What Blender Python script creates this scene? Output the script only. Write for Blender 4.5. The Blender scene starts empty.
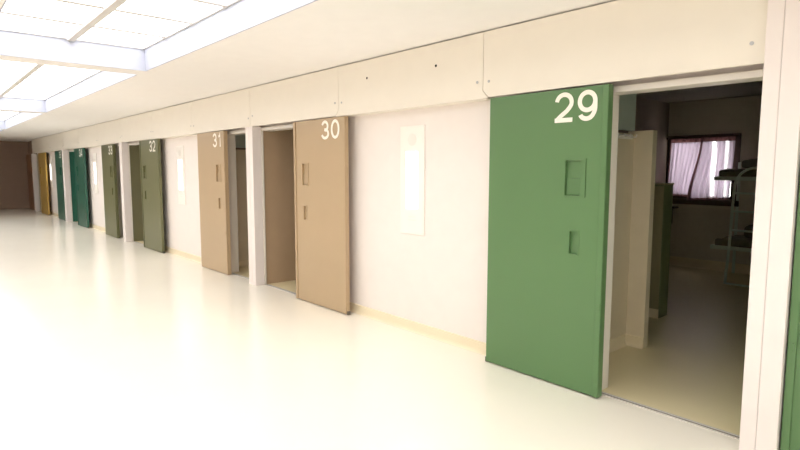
import bpy, bmesh, math, random
from mathutils import Vector, Matrix

random.seed(7)
C = bpy.context.scene.collection

# ------------------------------------------------------------------ helpers
def lin(c):
    def f(v):
        v /= 255.0
        return v / 12.92 if v <= 0.04045 else ((v + 0.055) / 1.055) ** 2.4
    return tuple(f(v) for v in c)


def mat(name, rgb, rough=0.5, spec=0.5, metal=0.0, var=0.04, scale=6.0, bump=0.0, bscale=60.0, coat=0.0):
    m = bpy.data.materials.new(name)
    m.use_nodes = True
    nt = m.node_tree
    b = nt.nodes['Principled BSDF']
    b.inputs['Roughness'].default_value = rough
    b.inputs['Specular IOR Level'].default_value = spec
    b.inputs['Metallic'].default_value = metal
    b.inputs['Coat Weight'].default_value = coat
    tc = nt.nodes.new('ShaderNodeTexCoord')
    n = nt.nodes.new('ShaderNodeTexNoise')
    n.inputs['Scale'].default_value = scale
    n.inputs['Detail'].default_value = 4
    nt.links.new(tc.outputs['Object'], n.inputs['Vector'])
    r = nt.nodes.new('ShaderNodeValToRGB')
    l = lin(rgb)
    r.color_ramp.elements[0].position = 0.3
    r.color_ramp.elements[1].position = 0.7
    r.color_ramp.elements[0].color = tuple(v * (1 - var) for v in l) + (1,)
    r.color_ramp.elements[1].color = tuple(min(1, v * (1 + var)) for v in l) + (1,)
    nt.links.new(n.outputs['Fac'], r.inputs['Fac'])
    nt.links.new(r.outputs['Color'], b.inputs['Base Color'])
    if bump:
        n2 = nt.nodes.new('ShaderNodeTexNoise')
        n2.inputs['Scale'].default_value = bscale
        n2.inputs['Detail'].default_value = 3
        nt.links.new(tc.outputs['Object'], n2.inputs['Vector'])
        bp = nt.nodes.new('ShaderNodeBump')
        bp.inputs['Strength'].default_value = bump
        bp.inputs['Distance'].default_value = 0.01
        nt.links.new(n2.outputs['Fac'], bp.inputs['Height'])
        nt.links.new(bp.outputs['Normal'], b.inputs['Normal'])
    return m


def emat(name, rgb, strength):
    m = bpy.data.materials.new(name)
    m.use_nodes = True
    b = m.node_tree.nodes['Principled BSDF']
    b.inputs['Base Color'].default_value = (0.8, 0.8, 0.8, 1)
    b.inputs['Emission Color'].default_value = lin(rgb) + (1,)
    b.inputs['Emission Strength'].default_value = strength
    b.inputs['Roughness'].default_value = 0.4
    return m


def box(bm, x0, x1, y0, y1, z0, z1, bev=0.0):
    t = bmesh.new()
    vs = [t.verts.new(p) for p in ((x0, y0, z0), (x1, y0, z0), (x1, y1, z0), (x0, y1, z0),
                                   (x0, y0, z1), (x1, y0, z1), (x1, y1, z1), (x0, y1, z1))]
    for f in ((3, 2, 1, 0), (4, 5, 6, 7), (0, 1, 5, 4), (1, 2, 6, 5), (2, 3, 7, 6), (3, 0, 4, 7)):
        t.faces.new([vs[i] for i in f])
    if bev:
        bmesh.ops.bevel(t, geom=t.edges[:], offset=bev, segments=2, affect='EDGES', profile=0.5)
    merge(bm, t)


def merge(bm, t):
    me = bpy.data.meshes.new('tmp')
    t.to_mesh(me)
    t.free()
    bm.from_mesh(me)
    bpy.data.meshes.remove(me)


def prism(bm, prof, axis, a0, a1):
    """extrude a closed 2D profile along an axis; axis 'X': prof=(y,z); 'Y': prof=(x,z); 'Z': prof=(x,y)"""
    t = bmesh.new()

    def P(p, a):
        return {'X': (a, p[0], p[1]), 'Y': (p[0], a, p[1]), 'Z': (p[0], p[1], a)}[axis]
    A = [t.verts.new(P(p, a0)) for p in prof]
    B = [t.verts.new(P(p, a1)) for p in prof]
    n = len(prof)
    t.faces.new(A)
    t.faces.new(B[::-1])
    for i in range(n):
        t.faces.new((A[i], B[i], B[(i + 1) % n], A[(i + 1) % n]))
    bmesh.ops.recalc_face_normals(t, faces=t.faces[:])
    merge(bm, t)


def tube(bm, pts, r, seg=10):
    pts = [Vector(p) for p in pts]
    t = bmesh.new()
    rings = []
    prev = None
    for i, p in enumerate(pts):
        d = (pts[min(i + 1, len(pts) - 1)] - pts[max(i - 1, 0)]).normalized()
        if prev is None:
            ref = Vector((0, 0, 1)) if abs(d.z) < 0.9 else Vector((1, 0, 0))
            u = d.cross(ref).normalized()
        else:
            u = (prev - d * prev.dot(d)).normalized()
        v = d.cross(u)
        prev = u
        rings.append([t.verts.new(p + r * (math.cos(2 * math.pi * k / seg) * u + math.sin(2 * math.pi * k / seg) * v)) for k in range(seg)])
    for a, b in zip(rings, rings[1:]):
        for k in range(seg):
            t.faces.new((a[k], a[(k + 1) % seg], b[(k + 1) % seg], b[k]))
    t.faces.new(rings[0][::-1])
    t.faces.new(rings[-1])
    bmesh.ops.recalc_face_normals(t, faces=t.faces[:])
    for f in t.faces:
        f.smooth = True
    merge(bm, t)


def disc(bm, cx, cz, y0, y1, r, seg=16):
    prism(bm, [(cx + r * math.cos(2 * math.pi * k / seg), cz + r * math.sin(2 * math.pi * k / seg)) for k in range(seg)], 'Y', y0, y1)


def obj(name, bm, m, parent=None, bevel=0.0, smooth=False):
    me = bpy.data.meshes.new(name)
    bm.to_mesh(me)
    bm.free()
    o = bpy.data.objects.new(name, me)
    C.objects.link(o)
    ms = m if isinstance(m, (list, tuple)) else [m]
    for x in ms:
        me.materials.append(x)
    if parent:
        o.parent = parent
    if bevel:
        mod = o.modifiers.new('Bevel', 'BEVEL')
        mod.width = bevel
        mod.segments = 2
        mod.limit_method = 'ANGLE'
    if smooth:
        for p in me.polygons:
            p.use_smooth = True
    return o


def tag(o, label, cat, group=None, kind=None):
    o['label'] = label
    o['category'] = cat
    if group:
        o['group'] = group
    if kind:
        o['kind'] = kind
    return o


def thing(name, label, cat, loc=(0, 0, 0), group=None, kind='thing'):
    o = bpy.data.objects.new(name, None)
    o.empty_display_size = 0.1
    o.location = loc
    C.objects.link(o)
    return tag(o, label, cat, group, kind)


def struct(name, bm, m, label, cat, bevel=0.0):
    return tag(obj(name, bm, m, bevel=bevel), label, cat, kind='structure')


def new():
    return bmesh.new()


def stepped(bm, xs, zs, depth, y0, y1):
    """panel whose front (-Y side) is a grid of cells at different depths; depth(i,j) behind y0"""
    nx, nz = len(xs) - 1, len(zs) - 1
    t = bmesh.new()

    def q(*p):
        t.faces.new([t.verts.new(v) for v in p])
    D = [[y0 + depth(i, j) for j in range(nz)] for i in range(nx)]
    for i in range(nx):
        for j in range(nz):
            d = D[i][j]
            a, b, c, e = xs[i], xs[i + 1], zs[j], zs[j + 1]
            q((a, d, c), (b, d, c), (b, d, e), (a, d, e))
            q((a, y1, c), (a, y1, e), (b, y1, e), (b, y1, c))
            r = D[i + 1][j] if i + 1 < nx else y1
            if r != d:
                q((b, d, c), (b, r, c), (b, r, e), (b, d, e))
            if i == 0:
                q((a, d, c), (a, d, e), (a, y1, e), (a, y1, c))
            r = D[i][j + 1] if j + 1 < nz else y1
            if r != d:
                q((a, d, e), (b, d, e), (b, r, e), (a, r, e))
            if j == 0:
                q((a, d, c), (a, y1, c), (b, y1, c), (b, d, c))
    bmesh.ops.remove_doubles(t, verts=t.verts[:], dist=1e-5)
    bmesh.ops.recalc_face_normals(t, faces=t.faces[:])
    merge(bm, t)


def arc(cx, cy, rx, ry, a0, a1, n=22):
    return [(cx + rx * math.cos(math.radians(a0 + (a1 - a0) * i / n)), cy + ry * math.sin(math.radians(a0 + (a1 - a0) * i / n))) for i in range(n + 1)]


# strokes of the numerals in a box 0.74 wide and 1 high (centre lines)
DIGIT = {
    '0': [arc(.37, .5, .285, .43, 90, 450, 40)],
    '1': [[(.16, .74), (.27, .765), (.36, .82), (.41, .93), (.41, .0)]],
    '2': [arc(.36, .66, .275, .27, 172, -18, 22) + [(.57, .49), (.46, .37), (.27, .23), (.15, .13), (.10, .07)], [(.02, .07), (.68, .07)]],
    '3': [arc(.35, .70, .235, .23, 165, -75, 22) + [(.30, .515)], [(.30, .515)] + arc(.36, .29, .27, .225, 80, -168, 24)],
    '4': [[(.52, .0), (.52, .92), (.47, .92), (.06, .30), (.06, .245), (.72, .245)]],
    '5': [[(.64, .93), (.20, .93), (.13, .47)] + arc(.36, .32, .28, .25, 130, -160, 26)],
    '9': [arc(.36, .64, .27, .29, 0, 360, 36), [(.63, .66)] + arc(.36, .44, .275, .37, 5, -85, 14) + arc(.34, .25, .22, .18, 275, 195, 8)],
}


def numeral_mesh(s, height, width, stroke):
    """raised numerals as flat ribbons standing in XZ, facing -Y"""
    bm = bmesh.new()
    adv = 0.84
    tot = adv * (len(s) - 1) + 0.74
    sx, sz = width / tot, height
    for q, ch in enumerate(s):
        for lay, path in enumerate(DIGIT[ch]):
            yy = -0.0004 * lay
            pts = [Vector(((x + adv * q) * sx, z * sz)) for x, z in path]
            closed = (pts[0] - pts[-1]).length < 1e-6
            n = len(pts)
            L_, R_ = [], []
            for i, p in enumerate(pts):
                a = pts[i - 1] if i > 0 else (pts[-2] if closed else None)
                b = pts[i + 1] if i < n - 1 else (pts[1] if closed else None)
                d1 = (p - a).normalized() if a is not None else None
                d2 = (b - p).normalized() if b is not None else None
                n1 = Vector((-d1.y, d1.x)) if d1 is not None else None
                n2 = Vector((-d2.y, d2.x)) if d2 is not None else None
                if n1 is None:
                    nn, k = n2, 1
                elif n2 is None:
                    nn, k = n1, 1
                else:
                    nn = (n1 + n2)
                    nn = nn.normalized() if nn.length > 1e-4 else n1
                    k = min(1 / max(nn.dot(n1), 0.3), 1.8)
                h = stroke / 2 * k
                L_.append(bm.verts.new((p.x + nn.x * h, yy, p.y + nn.y * h)))
                R_.append(bm.verts.new((p.x - nn.x * h, yy, p.y - nn.y * h)))
            for i in range(n - 1):
                bm.faces.new((L_[i], L_[i + 1], R_[i + 1], R_[i]))
    bmesh.ops.recalc_face_normals(bm, faces=bm.faces[:])
    bmesh.ops.delete(bm, geom=[f for f in bm.faces if f.calc_area() < 1e-9], context='FACES_ONLY')
    for f in bm.faces:
        f.normal_update()
        if f.normal.y > 0:
            f.normal_flip()
    ex = bmesh.ops.extrude_face_region(bm, geom=bm.faces[:])
    for v in ex['geom']:
        if isinstance(v, bmesh.types.BMVert):
            v.co.y -= 0.0015
    return bm


# ------------------------------------------------------------------ dimensions
P0, L = -0.905, 6.09
P = [P0 - k * L for k in range(5)]
P[4] += 0.5
H = 2.68            # corridor ceiling
DT = 2.15           # underside of fascia / top of doors
WY0, WY1 = 0.15, 0.25   # front wall
XE, XN = -26.75, 5.4    # far and near ends
YL = -4.29          # opposite wall
YB = 6.0            # back wall of the cells

# ------------------------------------------------------------------ materials
M = {}
M['floor'] = mat('cream_resin_floor', (247, 242, 229), rough=0.2, spec=0.5, var=0.015, scale=1.2, bump=0.02, bscale=8)
M['cellfloor'] = mat('cell_resin_floor_dimmed', (230, 217, 178), rough=0.35, spec=0.45, var=0.015, scale=1.2, bump=0.02, bscale=8)  # same resin as the corridor, its weaker light put into the colour
M['ceiling'] = mat('ceiling_paint', (244, 242, 241), rough=0.85, spec=0.2, var=0.01)
M['wall'] = mat('white_wall_paint', (240, 233, 229), rough=0.6, spec=0.3, var=0.012)
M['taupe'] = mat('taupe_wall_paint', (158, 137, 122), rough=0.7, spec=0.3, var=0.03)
M['cellwall'] = mat('cell_wall_paint', (224, 217, 200), rough=0.7, spec=0.25, var=0.02)
M['fascia'] = mat('cream_metal_fascia', (240, 234, 222), rough=0.4, spec=0.4, var=0.01)
M['post'] = mat('pinkish_white_metal', (240, 232, 229), rough=0.4, spec=0.4, var=0.01)
M['frame'] = mat('white_door_frame', (232, 226, 216), rough=0.35, spec=0.5, var=0.01)
M['base'] = mat('cream_cove_base', (240, 228, 200), rough=0.4, spec=0.4, var=0.02)
M['steel'] = mat('brushed_steel', (206, 202, 196), rough=0.5, metal=0.0, var=0.05, scale=30)
M['screw'] = mat('zinc_screw', (190, 190, 190), rough=0.35, metal=0.7)
M['dark'] = mat('dark_hole', (20, 18, 16), rough=0.9, spec=0.1)
M['slot'] = mat('dark_track', (96, 90, 82), rough=0.6, spec=0.3)
M['num'] = mat('white_vinyl_number', (250, 246, 236), rough=0.5, spec=0.3, var=0.005)
M['panelwhite'] = mat('white_panel', (248, 244, 238), rough=0.35, spec=0.5, var=0.005)
M['grille'] = mat('pale_grille', (242, 238, 232), rough=0.5)
M['lens'] = emat('lit_diffuser', (255, 255, 250), 2.2)
M['curb'] = mat('white_skylight_curb', (184, 187, 199), rough=0.6, spec=0.3, var=0.005)
M['mullion'] = mat('grey_aluminium', (212, 209, 206), rough=0.5, spec=0.4)
M['glow'] = emat('daylit_glazing', (252, 253, 255), 3.3)
DOORC = {'28': (92, 128, 83), '30': (182, 159, 127), '32': (108, 109, 76), '34': (42, 92, 76), '36': (180, 148, 76), '37': (140, 98, 66)}
for k, v in DOORC.items():
    M['door' + k] = mat('painted_door_' + {'28': 'green', '30': 'tan', '32': 'olive', '34': 'teal', '36': 'ochre', '37': 'brown'}[k],
                        v, rough=0.32, spec=0.5, var=0.02, scale=3, bump=0.02, bscale=25)
M['accent30'] = mat('tan_wall_paint', (190, 164, 134), rough=0.6, var=0.02)
M['accent32'] = mat('olive_wall_paint', (128, 124, 92), rough=0.6, var=0.02)
M['accent34'] = mat('teal_wall_paint', (46, 112, 92), rough=0.6, var=0.02)
M['accent36'] = mat('ochre_wall_paint', (206, 190, 160), rough=0.6, var=0.02)
M['accent28'] = mat('green_wall_paint', (186, 204, 178), rough=0.6, var=0.02)
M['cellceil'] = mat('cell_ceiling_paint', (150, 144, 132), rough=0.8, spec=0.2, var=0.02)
M['sidewall'] = mat('cell_side_wall_tone', (156, 144, 130), rough=0.7, spec=0.2, var=0.02)  # even grey brown tone, darker than the back wall
M['screen'] = mat('beige_screen', (232, 220, 196), rough=0.55, var=0.02)
M['teal'] = mat('pale_blue_green_panel', (200, 214, 208), rough=0.5, var=0.02)
M['locker'] = mat('olive_beige_laminate', (176, 168, 132), rough=0.45, var=0.03)
M['lockerside'] = mat('green_laminate', (138, 146, 106), rough=0.45, var=0.03)
M['brown'] = mat('dark_brown_wood', (74, 56, 46), rough=0.5, var=0.15, scale=12)
M['bed'] = mat('pale_steel_green_bounce', (224, 234, 218), rough=0.4, spec=0.5, var=0.02)  # pale steel; green bounced off the cell wall is put into the colour
M['blanket'] = mat('dark_olive_blanket', (136, 130, 108), rough=0.95, spec=0.1, var=0.2, scale=14, bump=0.4, bscale=40)
M['pillow'] = mat('grey_pillow', (156, 150, 134), rough=0.95, spec=0.1, var=0.1, scale=10)

# curtain: thin mauve cloth, thinner in vertical stripes
m = bpy.data.materials.new('mauve_curtain')
m.use_nodes = True
nt = m.node_tree
nt.nodes.clear()
out = nt.nodes.new('ShaderNodeOutputMaterial')
dif = nt.nodes.new('ShaderNodeBsdfDiffuse')
tr = nt.nodes.new('ShaderNodeBsdfTranslucent')
tp = nt.nodes.new('ShaderNodeBsdfTransparent')
mx = nt.nodes.new('ShaderNodeMixShader')
mx2 = nt.nodes.new('ShaderNodeMixShader')
tc = nt.nodes.new('ShaderNodeTexCoord')
sx = nt.nodes.new('ShaderNodeSeparateXYZ')
rp = nt.nodes.new('ShaderNodeValToRGB')
cr = rp.color_ramp
while len(cr.elements) > 1:
    cr.elements.remove(cr.elements[0])
THIN = [(0.0, 0.03), (0.155, 0.03), (0.175, 0.5), (0.225, 0.45), (0.245, 0.05), (0.35, 0.04), (0.365, 0.4), (0.40, 0.35), (0.42, 0.03)]
cr.elements[0].position = 0.0
cr.elements[0].color = (0.03, 0.03, 0.03, 1)
for px_, v_ in THIN[1:]:
    e_ = cr.elements.new(px_)
    e_.color = (v_, v_, v_, 1)
dif.inputs['Color'].default_value = lin((196, 182, 186)) + (1,)
tr.inputs['Color'].default_value = lin((210, 202, 212)) + (1,)
mx.inputs[0].default_value = 0.65
nt.links.new(tc.outputs['Object'], sx.inputs[0])
nt.links.new(sx.outputs['X'], rp.inputs['Fac'])
nt.links.new(dif.outputs[0], mx.inputs[1])
nt.links.new(tr.outputs[0], mx.inputs[2])
nt.links.new(rp.outputs['Color'], mx2.inputs[0])
nt.links.new(mx.outputs[0], mx2.inputs[1])
nt.links.new(tp.outputs[0], mx2.inputs[2])
nt.links.new(mx2.outputs[0], out.inputs['Surface'])
M['curtain_sheer'] = m
m = m.copy()
m.name = 'mauve_curtain_dense'
for nd in m.node_tree.nodes:
    if nd.type == 'VALTORGB':
        for e_ in nd.color_ramp.elements:
            e_.color = (0.02, 0.02, 0.02, 1)
M['curtain'] = m
m = m.copy()
m.name = 'mauve_curtain_doubled'
for nd in m.node_tree.nodes:
    if nd.type in ('BSDF_DIFFUSE', 'BSDF_TRANSLUCENT'):
        nd.inputs['Color'].default_value = lin((150, 122, 122)) + (1,)
    if nd.type == 'VALTORGB':
        for e_ in nd.color_ramp.elements:
            e_.color = (0, 0, 0, 1)
M['hem'] = m
# window glass: mostly clear with a thin reflection
m = bpy.data.materials.new('window_glass')
m.use_nodes = True
nt = m.node_tree
nt.nodes.clear()
out = nt.nodes.new('ShaderNodeOutputMaterial')
tp = nt.nodes.new('ShaderNodeBsdfTransparent')
gl = nt.nodes.new('ShaderNodeBsdfGlossy')
gl.inputs['Roughness'].default_value = 0.02
mx = nt.nodes.new('ShaderNodeMixShader')
mx.inputs[0].default_value = 0.06
nt.links.new(tp.outputs[0], mx.inputs[1])
nt.links.new(gl.outputs[0], mx.inputs[2])
nt.links.new(mx.outputs[0], out.inputs['Surface'])
M['glass'] = m

# ------------------------------------------------------------------ openings
OPEN = []      # (x0, x1, cell number, mirrored)
for k, p in enumerate(P):
    OPEN.append((p - 1.03, p - 0.1015, 29 + 2 * k, False))
    OPEN.append((p + 0.1015, p + 1.03, 28 + 2 * k, True))
OPEN.sort()
OH = 2.145

# ------------------------------------------------------------------ shell
bm = new()
box(bm, XE, XN, YL, 0.14, -0.12, 0.0)
struct('floor', bm, M['floor'], 'glossy cream resin floor running down the corridor', 'floor')
bm = new()
box(bm, XE, XN, 0.14, YB, -0.12, 0.0)
struct('floor_cells', bm, M['cellfloor'], 'cream resin floor inside the open cells, toned for the weaker light', 'floor')

bm = new()
x = P[4]
for a, b, n, mir in OPEN[1:]:
    a2, b2 = (a, b + 0.051) if mir else (a - 0.051, b)
    if mir:
        a2 = x                      # a pair of openings runs on behind its post
    elif a2 > x:
        box(bm, x, a2, WY0, WY1, 0, H)
    box(bm, a2, b2, WY0, WY1, OH, H)
    x = b2
box(bm, x, XN, WY0, WY1, 0, H)
# section left of the last post belongs to the far wall below
struct('wall_right', bm, M['wall'], 'white cell-front wall with a row of door openings', 'wall')

bm = new()
box(bm, XE - 0.15, XE, YL, YB, 0, H)
struct('wall_far', bm, M['taupe'], 'dim taupe wall closing the far end of the corridor', 'wall')
bm = new()
a, b = OPEN[0][0], OPEN[0][1]
box(bm, XE, a - 0.051, WY0, WY1, 0, H)
box(bm, a - 0.051, P[4] - 0.0005, WY0, WY1, OH, H)
struct('wall_corner', bm, M['taupe'], 'taupe wall piece in the far corner behind the brown door', 'wall')
bm = new()
box(bm, XE, XN, YL - 0.15, YL, 0, H)
struct('wall_left', bm, M['wall'], 'white wall along the left side of the corridor', 'wall')
bm = new()
box(bm, XN, XN + 0.15, YL, YB, 0, H)
struct('wall_near', bm, M['wall'], 'white wall closing the near end of the corridor', 'wall')

# ceiling with skylight wells
BW = 0.15
BC = [p + 0.17 for p in P]                     # beam centres
SY0, SY1 = -2.94, -1.41
WELLS = [(BC[0] + BW, BC[0] + L - BW)] + [(BC[k + 1] + BW, BC[k] - BW) for k in range(3)] + [(P[3] - 2.4, BC[3] - BW)]
bm = new()
CT = H + 0.30
box(bm, XE, XN, SY1, WY1, H, CT)
box(bm, XE, XN, YL, SY0, H, CT)
x = XE
for a, b in sorted(WELLS):
    if a > x:
        box(bm, x, a, SY0, SY1, H, CT)
    x = b
if x < XN:
    box(bm, x, XN, SY0, SY1, H, CT)
struct('ceiling', bm, M['ceiling'], 'smooth white corridor ceiling around the skylights', 'ceiling')
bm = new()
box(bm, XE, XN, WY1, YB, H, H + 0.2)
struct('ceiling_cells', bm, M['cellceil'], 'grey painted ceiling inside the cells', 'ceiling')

# back wall with window opening in cell 29
WX0, WX1, WZ0, WZ1 = -4.03, -2.95, 1.04, 2.14
bm = new()
box(bm, XE, WX0, YB, YB + 0.25, 0, H)
box(bm, WX1, XN, YB, YB + 0.25, 0, H)
box(bm, WX0, WX1, YB, YB + 0.25, 0, WZ0)
box(bm, WX0, WX1, YB, YB + 0.25, WZ1, H)
struct('wall_back', bm, M['cellwall'], 'grey outer wall at the back of the cells with the curtained window', 'wall')

# dividing walls
for k, p in enumerate(P):
    key = ['accent28', 'accent30', 'accent32', 'accent34', 'accent36'][k]
    bm = new()
    box(bm, p - 0.088, p + 0.088, WY1, YB, 0, H)
    box(bm, p - 0.088, p + 0.088, 0.1265, WY1, 0, OH - 0.0005)
    nm = ['pale green', 'tan', 'olive', 'teal', 'pale ochre'][k]
    struct('wall_divider', bm, M[key], '%s dividing wall seen through the opening of cell %d' % (nm, 28 + 2 * k), 'wall')
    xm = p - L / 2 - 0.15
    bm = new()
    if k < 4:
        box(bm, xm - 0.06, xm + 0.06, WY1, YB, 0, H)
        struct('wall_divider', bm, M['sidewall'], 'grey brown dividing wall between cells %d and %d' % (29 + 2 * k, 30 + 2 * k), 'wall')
bm = new()
box(bm, P[0] + L / 2 - 0.1, P[0] + L / 2 + 0.1, WY1, YB, 0, H)
struct('wall_divider', bm, M['cellwall'], 'grey dividing wall on the near side of cell 28', 'wall')

# baseboards along the wall between the openings
COVE = [(0.0, 0.0), (-0.03, 0.0), (-0.022, 0.006), (-0.014, 0.016), (-0.011, 0.03), (-0.010, 0.095), (0.0, 0.1)]
for k in range(5):
    x0 = P[k] + 1.11
    x1 = (P[k - 1] - 1.11) if k else P[0] + L - 1.11
    bm = new()
    prism(bm, [(WY0 + y, z) for y, z in COVE], 'X', x0, x1)
    nm = ['beyond door 28', 'between doors 30 and 29', 'between doors 32 and 31', 'between doors 34 and 33', 'between doors 36 and 35'][k]
    struct('baseboard_%d' % (k + 1), bm, M['base'], 'cream coved baseboard on the wall ' + nm, 'baseboard')

bm = new()
prism(bm, [(YB + y, z * 1.5) for y, z in COVE], 'X', P[0] - L / 2 - 0.15 + 0.061, P[0] - 0.089)
struct('baseboard_back', bm, M['base'], 'cream coved baseboard along the back wall of cell 29', 'baseboard')

# ------------------------------------------------------------------ skylights
sky_lab = ['skylight overhead nearest the camera, beside doors 28 and 29', 'large white skylight nearest in view, level with doors 29 and 30',
           'second white skylight beyond the first ceiling beam, level with door 32', 'third white skylight down the corridor, above the olive doors', 'last skylight near the far end of the corridor']
for (a, b), lab in zip(WELLS, sky_lab):
    t = thing('skylight', lab, 'skylight', ((a + b) / 2, (SY0 + SY1) / 2, H + 0.30), 'rooflights along the corridor')
    w, d = (b - a) / 2, (SY1 - SY0) / 2
    z0, z1 = -0.298, -0.05
    e = 0.012
    bm = new()
    box(bm, -w, -w + e, -d, d, z0, z1)
    box(bm, w - e, w, -d, d, z0, z1)
    box(bm, -w + e, w - e, -d, -d + e, z0, z1)
    box(bm, -w + e, w - e, d - e, d, z0, z1)
    obj('curb', bm, M['curb'], t)
    bm = new()
    box(bm, -w, w, -d, d, z1, z1 + 0.03)
    obj('glazing', bm, M['glow'], t)
    bm = new()
    box(bm, -w + e, w - e, -0.005, 0.065, z1 - 0.03, z1 - 0.001, 0.004)
    obj('mullion', bm, M['mullion'], t)
    bm = new()
    f = 0.022
    box(bm, -w + e, -w + e + f, -d + e, d - e, z1 - 0.014, z1 - 0.001)
    box(bm, w - e - f, w - e, -d + e, d - e, z1 - 0.014, z1 - 0.001)
    box(bm, -w + e, w - e, -d + e, -d + e + f, z1 - 0.014, z1 - 0.001)
    box(bm, -w + e, w - e, d - e - f, d - e, z1 - 0.014, z1 - 0.001)
    obj('frame', bm, M['mullion'], t)
    n = 8
    for i in range(1, n):
        xx = -w + 2 * w * i / n
        bm = new()
        box(bm, xx - 0.03, xx + 0.03, -d + e + f, d - e - f, z1 - 0.008, z1 - 0.001)
        obj('glazing_bar', bm, M['mullion'], t)

# ------------------------------------------------------------------ fascia
def fascia(x0, x1, lab, kind, screws, holes=(), y0=0.0, cut=''):
    t = thing('fascia_panel', lab, 'panel', (x0, 0, 0), 'cream fascia panels above the doors')
    w = x1 - x0
    top = 2.668
    g = 0.0025
    bm = new()
    if kind == 'door':
        lo = [(g, 2.213), (0.0595, 2.158)] if cut == 'L' else [(g, 2.158)]
        hi = [(w - 0.0595, 2.158), (w - g, 2.213)] if cut == 'R' else [(w - g, 2.158)]
        prism(bm, lo + hi + [(w - g, top), (g, top)], 'Y', y0, y0 + 0.02)
        obj('face', bm, M['fascia'], t)
    else:
        # face with the two lower corners running on past the joints, lip turned back to the wall
        prism(bm, [(0.003, 2.21), (-0.055, 2.152), (w + 0.055, 2.152), (w - 0.003, 2.21), (w - 0.003, top), (0.003, top)], 'Y', y0, y0 + 0.02)
        obj('face', bm, M['fascia'], t)
        bm = new()
        prism(bm, [(y0 + 0.021, 2.153), (WY0 - 0.0002, 2.153), (WY0 - 0.0002, 2.17), (y0 + 0.021, 2.17)], 'X', 0.0, w)
        obj('lip', bm, M['fascia'], t)
    for sx, sz in screws:
        bm = new()
        disc(bm, sx - x0, sz, y0 - 0.004, y0 - 0.0003, 0.011)
        obj('screw', bm, M['screw'], t)
    for sx, sz in holes:
        bm = new()
        disc(bm, sx - x0, sz, y0 - 0.0015, y0 - 0.0003, 0.012)
        obj('cable_hole', bm, M['dark'], t)
    return t


for k in range(4):
    a, b = P[k], P[k + 1]
    j1, j2 = a - 2.045, a - 4.045
    r = a - 0.0805 if k == 0 else a
    s1 = a - (0.155 if k == 0 else 0.06)
    fascia(j1, r, 'cream fascia panel above door %d' % (29 + 2 * k), 'door', [(j1 + 0.06, 2.28), (s1, 2.27)], cut='L')
    fascia(j2, j1, 'cream fascia panel between doors %d and %d%s' % (30 + 2 * k, 29 + 2 * k, ', with two cable holes' if k == 0 else ''), 'mid',
           [(j2 + 0.06, 2.29), (j1 - 0.06, 2.285)], [(-4.452, 2.492), (-3.482, 2.480)] if k == 0 else [])
    fascia(b, j2, 'cream fascia panel above door %d' % (30 + 2 * k), 'door', [(b + 0.06, 2.295), (j2 - 0.06, 2.295)], cut='R')
fascia(P[0] + 0.1, P[0] + 2.045, 'cream fascia panel above door 28', 'door', [(P[0] + 0.155, 2.27)])

# ------------------------------------------------------------------ posts
for k, p in enumerate(P):
    lab = ['wide white post beside the open doorway of cell 29', 'white post between doors 31 and 30', 'white post between doors 33 and 32',
           'white post between doors 35 and 34', 'white post between the ochre and the brown door'][k]
    t = thing('post', lab, 'post', (p, 0, 0), 'white posts between paired doors')
    hh = 2.668 if k == 0 else DT + 0.004
    yf = -0.045 if k == 0 else -0.03
    for s in (-1, 1):
        bm = new()
        x0, x1 = (-0.08 if k == 0 else -0.1, -0.0015) if s < 0 else (0.0015, 0.1)
        box(bm, x0, x1, yf, 0.10, 0, hh, 0.004)
        obj('cover', bm, M['post'], t)
    bm = new()
    box(bm, -0.0014, 0.0014, yf + 0.006, 0.099, 0.002, hh - 0.002)
    obj('joint', bm, M['mullion'], t)

# ------------------------------------------------------------------ door frames and tracks
for a, b, n, mir in OPEN:
    t = thing('door_frame', 'white steel door frame around the opening of cell %d' % n, 'door frame', ((a + b) / 2, WY0, 0), 'white frames of the cell openings')
    w = (b - a) / 2
    outer = 1 if mir else -1
    for s in (-1, 1):
        bm = new()
        if s == outer:
            # deep jamb away from the post
            x = s * w
            box(bm, min(x, x + s * 0.05), max(x, x + s * 0.05), -0.05, 0.11, 0.0, OH - 0.002, 0.004)
        else:
            x = s * w
            box(bm, min(x + s * 0.01, x - s * 0.012), max(x + s * 0.01, x - s * 0.012), -0.048, -0.024, 0.0, OH - 0.046, 0.003)
        obj('jamb', bm, M['frame'], t)
    bm = new()
    x0 = -w - (0.05 if outer < 0 else 0)
    x1 = w + (0.05 if outer > 0 else 0)
    box(bm, x0, x1, -0.05, 0.11, OH - 0.045, OH - 0.002, 0.003)
    obj('header', bm, M['frame'], t)
    t = thing('floor_track', 'steel sliding-door track on the floor of cell %d' % n, 'track', ((a + b) / 2, 0.12, 0), 'floor tracks in the cell openings')
    bm = new()
    box(bm, -w + 0.014, w - 0.014, -0.025, -0.010, 0.0, 0.006)
    box(bm, -w + 0.014, w - 0.014, 0.008, 0.022, 0.0, 0.006)
    obj('rail', bm, M['steel'], t)
    bm = new()
    box(bm, -w + 0.014, w - 0.014, -0.010, 0.008, 0.0, 0.002)
    obj('groove', bm, M['slot'], t)

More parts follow.
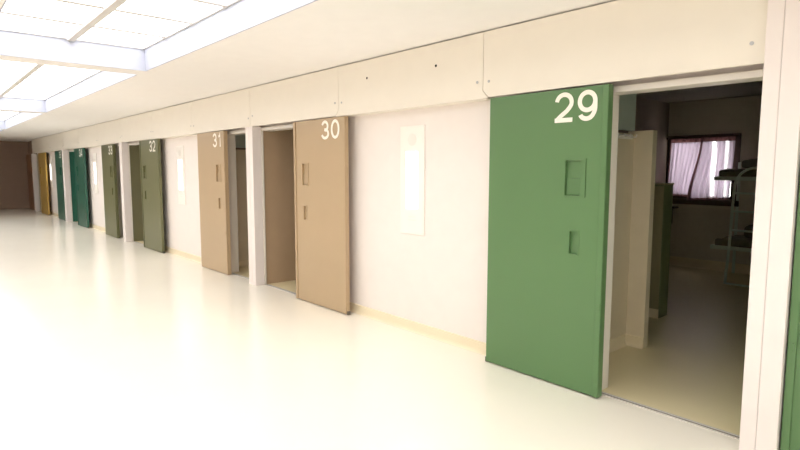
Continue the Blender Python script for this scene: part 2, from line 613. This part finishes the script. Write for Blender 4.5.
# ------------------------------------------------------------------ sliding doors
# number: (left edge, right edge, lead edge side, number right margin, material)
DOORS = {
    28: (-0.798, 0.265, 'L', 0.10, 'door28', 'green sliding door at the right edge, pushed against the wide post'),
    29: (-2.872, -1.872, 'R', 0.075, 'door28', 'green sliding door numbered 29 beside the open cell'),
    30: (-5.875, -4.840, 'L', 0.088, 'door30', 'tan sliding door numbered 30, slid right of its doorway'),
    31: (-8.855, -7.840, 'R', 0.075, 'door30', 'tan sliding door numbered 31, left of the white post'),
    32: (-11.82, -10.76, 'L', 0.12, 'door32', 'olive green sliding door numbered 32'),
    33: (-14.80, -13.76, 'R', 0.075, 'door32', 'olive green sliding door numbered 33'),
    34: (-17.72, -16.66, 'L', 0.12, 'door34', 'dark teal sliding door numbered 34'),
    35: (-20.52, -19.47, 'R', 0.075, 'door34', 'dark teal sliding door numbered 35'),
    36: (-23.45, -22.28, 'L', 0.12, 'door36', 'ochre yellow sliding door near the end of the corridor'),
    37: (-26.25, -24.90, 'R', 0.075, 'door37', 'dark brown door in the far corner of the corridor'),
}
TH = 0.05
for n, (x0, x1, lead, nm, mk, lab) in DOORS.items():
    w = x1 - x0
    t = thing('sliding_door', lab, 'door', (x0, 0, 0), 'numbered sliding cell doors')
    m = M[mk]
    zb, zt = 0.012, 2.146

    def mx_(v):        # v measured from the leading edge
        return w - v if lead == 'R' else v
    hx = sorted((mx_(0.150), mx_(0.320)))
    hin = sorted((mx_(0.185), mx_(0.308)))
    kx = sorted((mx_(0.195), mx_(0.262)))
    strip = mx_(0.05)
    xs = sorted({0.0, w, hin[0], hin[1], kx[0], kx[1]})
    zs = [zb, 0.994, 1.153, 1.405, 1.65, zt]

    def depth(i, j, xs=xs, hin=hin, kx=kx):
        c = (xs[i] + xs[i + 1]) / 2
        if j == 1 and kx[0] < c < kx[1]:
            return 0.022
        if j == 3 and hin[0] < c < hin[1]:
            return 0.020
        return 0.0
    bm = new()
    stepped(bm, xs, zs, depth, 0.0, TH)
    obj('leaf', bm, m, t)
    # surround of the hatch, standing slightly proud
    bm = new()
    for (a, b, c, d) in ((hx[0], hin[0], 1.395, 1.662), (hin[1], hx[1], 1.395, 1.662), (hin[0], hin[1], 1.395, 1.405), (hin[0], hin[1], 1.65, 1.662)):
        box(bm, a, b, -0.008, -0.0003, c, d)
    obj('hatch_frame', bm, m, t)
    bm = new()
    box(bm, hin[0] + 0.004, hin[1] - 0.004, 0.010, 0.0195, 1.409, 1.525, 0.002)
    h = obj('hatch_flap', bm, m, t)
    bm = new()
    for i in range(5):
        box(bm, hin[0] + 0.012, hin[1] - 0.012, 0.0080, 0.0098, 1.425 + 0.018 * i, 1.432 + 0.018 * i)
    obj('louvre', bm, m, h)
    bm = new()
    for (a, b, c, d) in ((kx[0] - 0.012, kx[0], 0.98, 1.167), (kx[1], kx[1] + 0.012, 0.98, 1.167), (kx[0], kx[1], 0.98, 0.994), (kx[0], kx[1], 1.153, 1.167)):
        box(bm, a, b, -0.003, -0.0003, c, d)
    obj('pull_handle', bm, m, t)
    # edge strip on the leading edge with two stop pads
    a, b = sorted((mx_(0.0), mx_(0.042)))
    bm = new()
    box(bm, a + 0.001, b, -0.011, -0.0003, zb, zt, 0.004)
    s = obj('edge_strip', bm, m, t)
    for z in (0.62, 1.56):
        bm = new()
        box(bm, a + 0.006, b - 0.01, -0.016, -0.0112, z, z + 0.05, 0.001)
        obj('strip_lug', bm, m, s)
    # roller guide at the bottom trailing corner
    bm = new()
    e = mx_(w)
    a, b = (e, e + 0.02) if e > w / 2 else (e - 0.02, e)
    box(bm, a + 0.0005, b, 0.012, TH - 0.004, 0.0, 0.04, 0.002)
    obj('floor_guide', bm, M['slot'], t)
    if n in (28, 36, 37):
        continue
    wd = 0.36 if n in (30, 32, 34) else 0.337
    bm = numeral_mesh(str(n), 0.205, wd, 0.031)
    for v in bm.verts:
        v.co.x += w - nm - wd
        v.co.z += 1.918
        v.co.y -= 0.0008
    obj('number', bm, M['num'], t)

# ------------------------------------------------------------------ wall light panels
for k in range(4):
    c = P[k] - 3.03
    t = thing('wall_lamp_panel', 'white wall panel with a lit strip between doors %d and %d' % (30 + 2 * k, 29 + 2 * k), 'wall light', (c, WY0, 0.96), 'lit panels between the doors')
    bm = new()
    box(bm, -0.17, 0.17, -0.012, -0.0005, 0, 1.04, 0.004)
    obj('backplate', bm, M['panelwhite'], t)
    bm = new()
    box(bm, -0.083, 0.083, -0.018, -0.0125, 0.25, 0.795, 0.002)
    obj('diffuser', bm, M['lens'], t)
    bm = new()
    disc(bm, 0, 0.91, -0.0150, -0.0122, 0.058, 32)
    g = obj('speaker_grille', bm, M['grille'], t)
    bm = new()
    for a in range(3):
        for b in range(6 * a or 1):
            th = 2 * math.pi * b / (6 * a or 1)
            disc(bm, 0.017 * a * math.cos(th), 0.91 + 0.017 * a * math.sin(th), -0.0156, -0.0151, 0.004, 8)
    obj('grille_holes', bm, M['grille'], g)
    for z in (0.135, 0.165):
        bm = new()
        box(bm, -0.05, 0.05, -0.0145, -0.0122, z, z + 0.010)
        obj('slot', bm, M['grille'], t)

# ------------------------------------------------------------------ cell fittings
def cell_screen(p, n):
    """beige wash screen just inside cells left of a post, hooks on its side, blue-green panel above"""
    x = p - 1.435
    t = thing('washroom_screen', 'beige head-high washroom screen just inside the open cell %d' % n, 'partition', (x, 0.26, 0), 'screens inside the left-hand cells')
    bm = new()
    box(bm, -0.06, 0.0, 0.0, 1.07, 0, 1.9)
    obj('side_wall', bm, M['screen'], t)
    bm = new()
    box(bm, -0.06, 0.165, 1.0701, 1.15, 0, 1.925, 0.004)
    obj('end_wall', bm, M['screen'], t)
    bm = new()
    box(bm, -0.055, -0.012, 0.0, 1.10, 1.93, 2.675)
    obj('upper_panel', bm, M['teal'], t)
    bm = new()
    prism(bm, [(x_, z) for x_, z in [(0.0005, 0), (0.03, 0), (0.022, 0.006), (0.014, 0.016), (0.011, 0.03), (0.01, 0.095), (0.0005, 0.1)]], 'Y', 0.0, 1.04)
    prism(bm, [(1.07 - 0.0005 + y, z) for y, z in COVE], 'X', 0.0, 0.165)
    obj('coved_base', bm, M['base'], t)
    return x


for k in range(4):
    x = cell_screen(P[k], 29 + 2 * k)
    if k == 0:
        t = thing('coat_hook_rail', 'small white rail of coat hooks on the beige screen in cell 29', 'hooks', (x + 0.001, 1.14, 1.85))
        bm = new()
        box(bm, 0.0, 0.012, -0.14, 0.14, 0.0, 0.04, 0.003)
        obj('rail', bm, M['panelwhite'], t)
        for i in range(3):
            y = -0.11 + 0.11 * i
            bm = new()
            tube(bm, [(0.010, y, 0.02), (0.04, y, 0.015), (0.055, y, 0.02), (0.06, y, 0.04)], 0.006, 8)
            obj('hook', bm, M['panelwhite'], t)

# window in cell 29
bm = new()
fw = 0.06
box(bm, WX0, WX1, YB - 0.02, YB + 0.1, WZ0, WZ0 + 0.13)
box(bm, WX0, WX1, YB - 0.02, YB + 0.1, WZ1 - fw, WZ1)
box(bm, WX0, WX0 + fw, YB - 0.02, YB + 0.1, WZ0 + 0.13, WZ1 - fw)
box(bm, WX1 - 0.1, WX1, YB - 0.02, YB + 0.1, WZ0 + 0.13, WZ1 - fw)
wc = (WX0 + WX1) / 2
box(bm, wc - 0.025, wc + 0.025, YB - 0.0, YB + 0.09, WZ0 + 0.13, WZ1 - fw)
win = struct('window_1', bm, M['brown'], 'dark brown framed window behind the mauve curtains in cell 29', 'window')
bm = new()
box(bm, WX0 + fw, WX1 - 0.1, YB + 0.04, YB + 0.046, WZ0 + 0.13, WZ1 - fw)
obj('pane', bm, M['glass'], win)
bm = new()
box(bm, WX0 - 0.03, WX1 + 0.03, YB - 0.06, YB - 0.021, WZ0 - 0.01, WZ0 + 0.075, 0.004)
obj('sill', bm, M['brown'], win)
t = thing('curtain_rail', 'dark rail across the top of the window in cell 29', 'curtain rail', (wc, YB - 0.055, WZ1 - 0.045))
bm = new()
tube(bm, [(-0.54, 0, 0), (0.54, 0, 0)], 0.012, 8)
obj('rod', bm, M['brown'], t)
for s in (-1, 1):
    bm = new()
    box(bm, s * 0.53 - 0.012, s * 0.53 + 0.012, -0.012, 0.034, -0.015, 0.015)
    obj('bracket', bm, M['brown'], t)


def curtain(lab, tx0, tx1, bx0, bx1, zt, zb0, zb1, folds, seed, m, dy):
    rnd = random.Random(seed)
    bm = new()
    nx, nz = 90, 30
    ph = rnd.random() * 6
    grid = []
    for j in range(nz + 1):
        v = j / nz
        row = []
        for i in range(nx + 1):
            u = i / nx
            vv = v * v * (3 - 2 * v)
            x = (tx0 + (tx1 - tx0) * u) * (1 - vv) + (bx0 + (bx1 - bx0) * u) * vv
            z = zt + ((zb0 + (zb1 - zb0) * u) - zt) * v
            amp = 0.010 + 0.016 * v
            y = amp * math.sin(folds * 2 * math.pi * u + ph + 0.6 * math.sin(3 * v + ph)) + 0.006 * math.sin(2.3 * folds * 2 * math.pi * u + 1 + 2 * v)
            x += 0.006 * math.cos(folds * 2 * math.pi * u * 1.3 + ph) * v
            row.append(bm.verts.new((x - tx0, y, z - zb0)))
        grid.append(row)
    heading, hem = new(), new()
    for j in range(nz):
        for i in range(nx):
            q = (grid[j][i], grid[j][i + 1], grid[j + 1][i + 1], grid[j + 1][i])
            if j < 2:
                heading.faces.new([heading.verts.new(v.co) for v in q])
            elif i < 5 or j == nz - 1:
                hem.faces.new([hem.verts.new(v.co) for v in q])
            else:
                bm.faces.new(q)
    bmesh.ops.delete(bm, geom=[v for v in bm.verts if not v.link_faces], context='VERTS')
    for b_ in (heading, hem):
        bmesh.ops.remove_doubles(b_, verts=b_.verts[:], dist=1e-5)
    o = obj('curtain', bm, m, smooth=True)
    o.location = (tx0, YB - dy, zb0)
    tag(o, lab, 'curtain', 'window curtains in cell 29', 'thing')
    for o_ in (o, obj('heading', heading, M['hem'], o, smooth=True), obj('hem', hem, M['hem'], o, smooth=True)):
        md = o_.modifiers.new('Solid', 'SOLIDIFY')
        md.thickness = 0.002


curtain('left mauve curtain hanging straight at the window in cell 29', -3.97, -3.49, -3.99, -3.62, 2.085, 1.165, 1.15, 6, 3, M['curtain'], 0.06)
curtain('right mauve curtain drawn aside over the window in cell 29', -3.475, -2.99, -3.63, -3.02, 2.09, 1.10, 1.13, 7, 5, M['curtain_sheer'], 0.125)

# locker behind the screen
t = thing('half_height_locker', 'olive half-height locker standing behind the beige screen in cell 29', 'locker', (-2.53, 2.42, 0))
bm = new()
box(bm, -0.55, 0.0, 0.02, 0.23, 0.0, 1.425, 0.004)
obj('body', bm, M['lockerside'], t)
bm = new()
box(bm, -0.546, -0.004, 0.0, 0.0195, 0.10, 1.415, 0.003)
d = obj('door', bm, M['locker'], t)
bm = new()
box(bm, -0.49, -0.475, -0.02, -0.001, 0.75, 0.87, 0.003)
obj('handle', bm, M['steel'], d)
bm = new()
box(bm, -0.56, 0.008, -0.006, 0.236, 1.4255, 1.445, 0.004)
obj('top', bm, M['locker'], t)
bm = new()
box(bm, -0.55, -0.003, 0.008, 0.0195, 0.0, 0.098)
obj('plinth', bm, M['base'], t)

# little corner shelf below the window
t = thing('wall_shelf', 'small dark brown shelf on the wall under the window in cell 29', 'shelf', (-3.88, YB - 0.001, 0.0))
bm = new()
box(bm, -0.12, 0.07, -0.20, 0.0, 0.96, 0.985, 0.004)
obj('board', bm, M['brown'], t)
for x in (-0.05,):
    bm = new()
    prism(bm, [(0.0, 0.959), (-0.19, 0.959), (-0.19, 0.93), (-0.02, 0.70), (0.0, 0.70)], 'X', x, x + 0.03)
    obj('bracket', bm, M['brown'], t)

# bunk bed along the back wall of cell 29
BX0, BX1, BY0, BY1 = -2.96, -1.015, 5.02, 5.96
t = thing('bunk_bed', 'pale steel bunk bed, tinted for bounced green light, with a ladder inside cell 29', 'bed', (BX0, BY0, 0))
bw, bd = BX1 - BX0, BY1 - BY0
for nm_, z in (('upper_deck', 1.44), ('lower_deck', 0.47)):
    bm = new()
    box(bm, 0, bw, 0, 0.03, z, z + 0.055, 0.006)
    box(bm, 0, bw, bd - 0.03, bd, z, z + 0.055, 0.006)
    box(bm, 0, 0.03, 0.03, bd - 0.03, z, z + 0.055, 0.006)
    box(bm, bw - 0.03, bw, 0.03, bd - 0.03, z, z + 0.055, 0.006)
    box(bm, 0.03, bw - 0.03, 0.03, bd - 0.03, z + 0.015, z + 0.025)
    obj(nm_, bm, M['bed'], t)
for (x, y) in ((0.0, bd - 0.04), (bw - 0.04, 0.0), (bw - 0.04, bd - 0.04)):
    bm = new()
    z1 = 1.70
    if y == 0.0:
        box(bm, x + 0.0405, x + 0.058, y, y + 0.04, 0.0, z1, 0.004)
    else:
        box(bm, x, x + 0.04, y + 0.0405, y + 0.06, 0.0, z1, 0.004)
    obj('upright', bm, M['bed'], t)
lx0 = 0.27
lad = None
for i, lx in enumerate((lx0, lx0 + 0.42)):
    bm = new()
    pts = [(lx - 0.02, -0.10, 0.012), (lx, -0.075, 0.5), (lx + 0.005, -0.05, 1.1), (lx + 0.012, -0.04, 1.36)]
    if i == 0:      # the outer stile bends over into a guard rail along the upper bunk
        for q in range(1, 11):
            a = math.pi * 0.5 * q / 10
            pts.append((lx + 0.012 + 0.24 * (1 - math.cos(a)), -0.04 + 0.022 * q / 10, 1.36 + 0.255 * math.sin(a)))
        pts.append((lx + 1.0, -0.018, 1.62))
        pts.append((bw - 0.045, -0.018, 1.62))
    else:
        pts.append((lx + 0.014, -0.03, 1.612))
    tube(bm, pts, 0.018, 10)
    o = obj('ladder' if lad is None else 'stile', bm, M['bed'], t if lad is None else lad)
    if lad is None:
        lad = o
for z, y in ((0.02, -0.10), (0.50, -0.076), (0.76, -0.066), (1.02, -0.056), (1.27, -0.044)):
    bm = new()
    dx = -0.02 if z < 0.1 else 0
    tube(bm, [(lx0 + 0.012 + dx, y, z), (lx0 + 0.41 + dx, y, z)], 0.014, 8)
    obj('rung', bm, M['bed'], lad)


def soft(name, m, lab, cat, loc, sx, sy, sz, group=None, seed=1, droop=0.0):
    rnd = random.Random(seed)
    bm = new()
    box(bm, 0, sx, 0, sy, 0, sz)
    bmesh.ops.bevel(bm, geom=bm.edges[:], offset=min(sz * 0.42, 0.06), segments=4, affect='EDGES', profile=0.6)
    bmesh.ops.subdivide_edges(bm, edges=[e for e in bm.edges if e.calc_length() > 0.2], cuts=9, use_grid_fill=True)
    for v in bm.verts:
        k = v.co.z / sz
        v.co.z += k * 0.010 * (math.sin(9 * v.co.x + seed) + math.sin(13 * v.co.y + 2 * seed))
    o = obj(name, bm, m, smooth=True)
    o.location = loc
    return tag(o, lab, cat, group, 'thing')


soft('mattress', M['blanket'], 'olive blanket-covered mattress on the upper bunk in cell 29', 'mattress', (BX0 + 0.035, BY0 + 0.035, 1.470), 1.9, 0.86, 0.12, 'bunk mattresses in cell 29', 2)
soft('mattress', M['blanket'], 'olive blanket-covered mattress on the lower bunk in cell 29', 'mattress', (BX0 + 0.035, BY0 + 0.035, 0.500), 1.9, 0.86, 0.12, 'bunk mattresses in cell 29', 4)
soft('pillow', M['pillow'], 'grey pillow lying on the upper bunk in cell 29', 'pillow', (BX0 + 0.22, BY0 + 0.34, 1.612), 0.62, 0.45, 0.13, None, 5)
soft('folded_blanket', M['blanket'], 'dark folded blanket lying on the lower bunk behind the ladder', 'blanket', (BX0 + 0.36, BY0 + 0.15, 0.642), 0.8, 0.5, 0.17, None, 6)

# ------------------------------------------------------------------ light
world = bpy.data.worlds.new('daylight')
bpy.context.scene.world = world
world.use_nodes = True
bg = world.node_tree.nodes['Background']
bg.inputs['Color'].default_value = (1.0, 0.98, 0.95, 1)
bg.inputs['Strength'].default_value = 6.0

# ------------------------------------------------------------------ camera
cam = bpy.data.cameras.new('camera')
cam.sensor_width = 36
cam.lens = 554.13 / 800 * 36
cam.clip_start = 0.05
co = bpy.data.objects.new('camera', cam)
C.objects.link(co)
yaw, pitch, roll = 0.8490, -0.0999, 0.0012
cy, sy, cp, sp = math.cos(yaw), math.sin(yaw), math.cos(pitch), math.sin(pitch)
f = Vector((-sy * cp, cy * cp, sp))
r = Vector((cy, sy, 0))
u = r.cross(f)
r2 = math.cos(roll) * r + math.sin(roll) * u
u2 = -math.sin(roll) * r + math.cos(roll) * u
mw = Matrix((r2, u2, -f)).transposed().to_4x4()
mw.translation = Vector((0, -3.4778, 1.5863))
co.matrix_world = mw
sc = bpy.context.scene
sc.camera = co
sc.cycles.max_bounces = 14
sc.cycles.diffuse_bounces = 9
sc.cycles.transparent_max_bounces = 12
sc.cycles.use_denoising = True
sc.view_settings.view_transform = 'Standard'
sc.view_settings.look = 'None'
sc.view_settings.exposure = 0.18
sc.view_settings.gamma = 1.0
sc.view_settings.use_curve_mapping = False
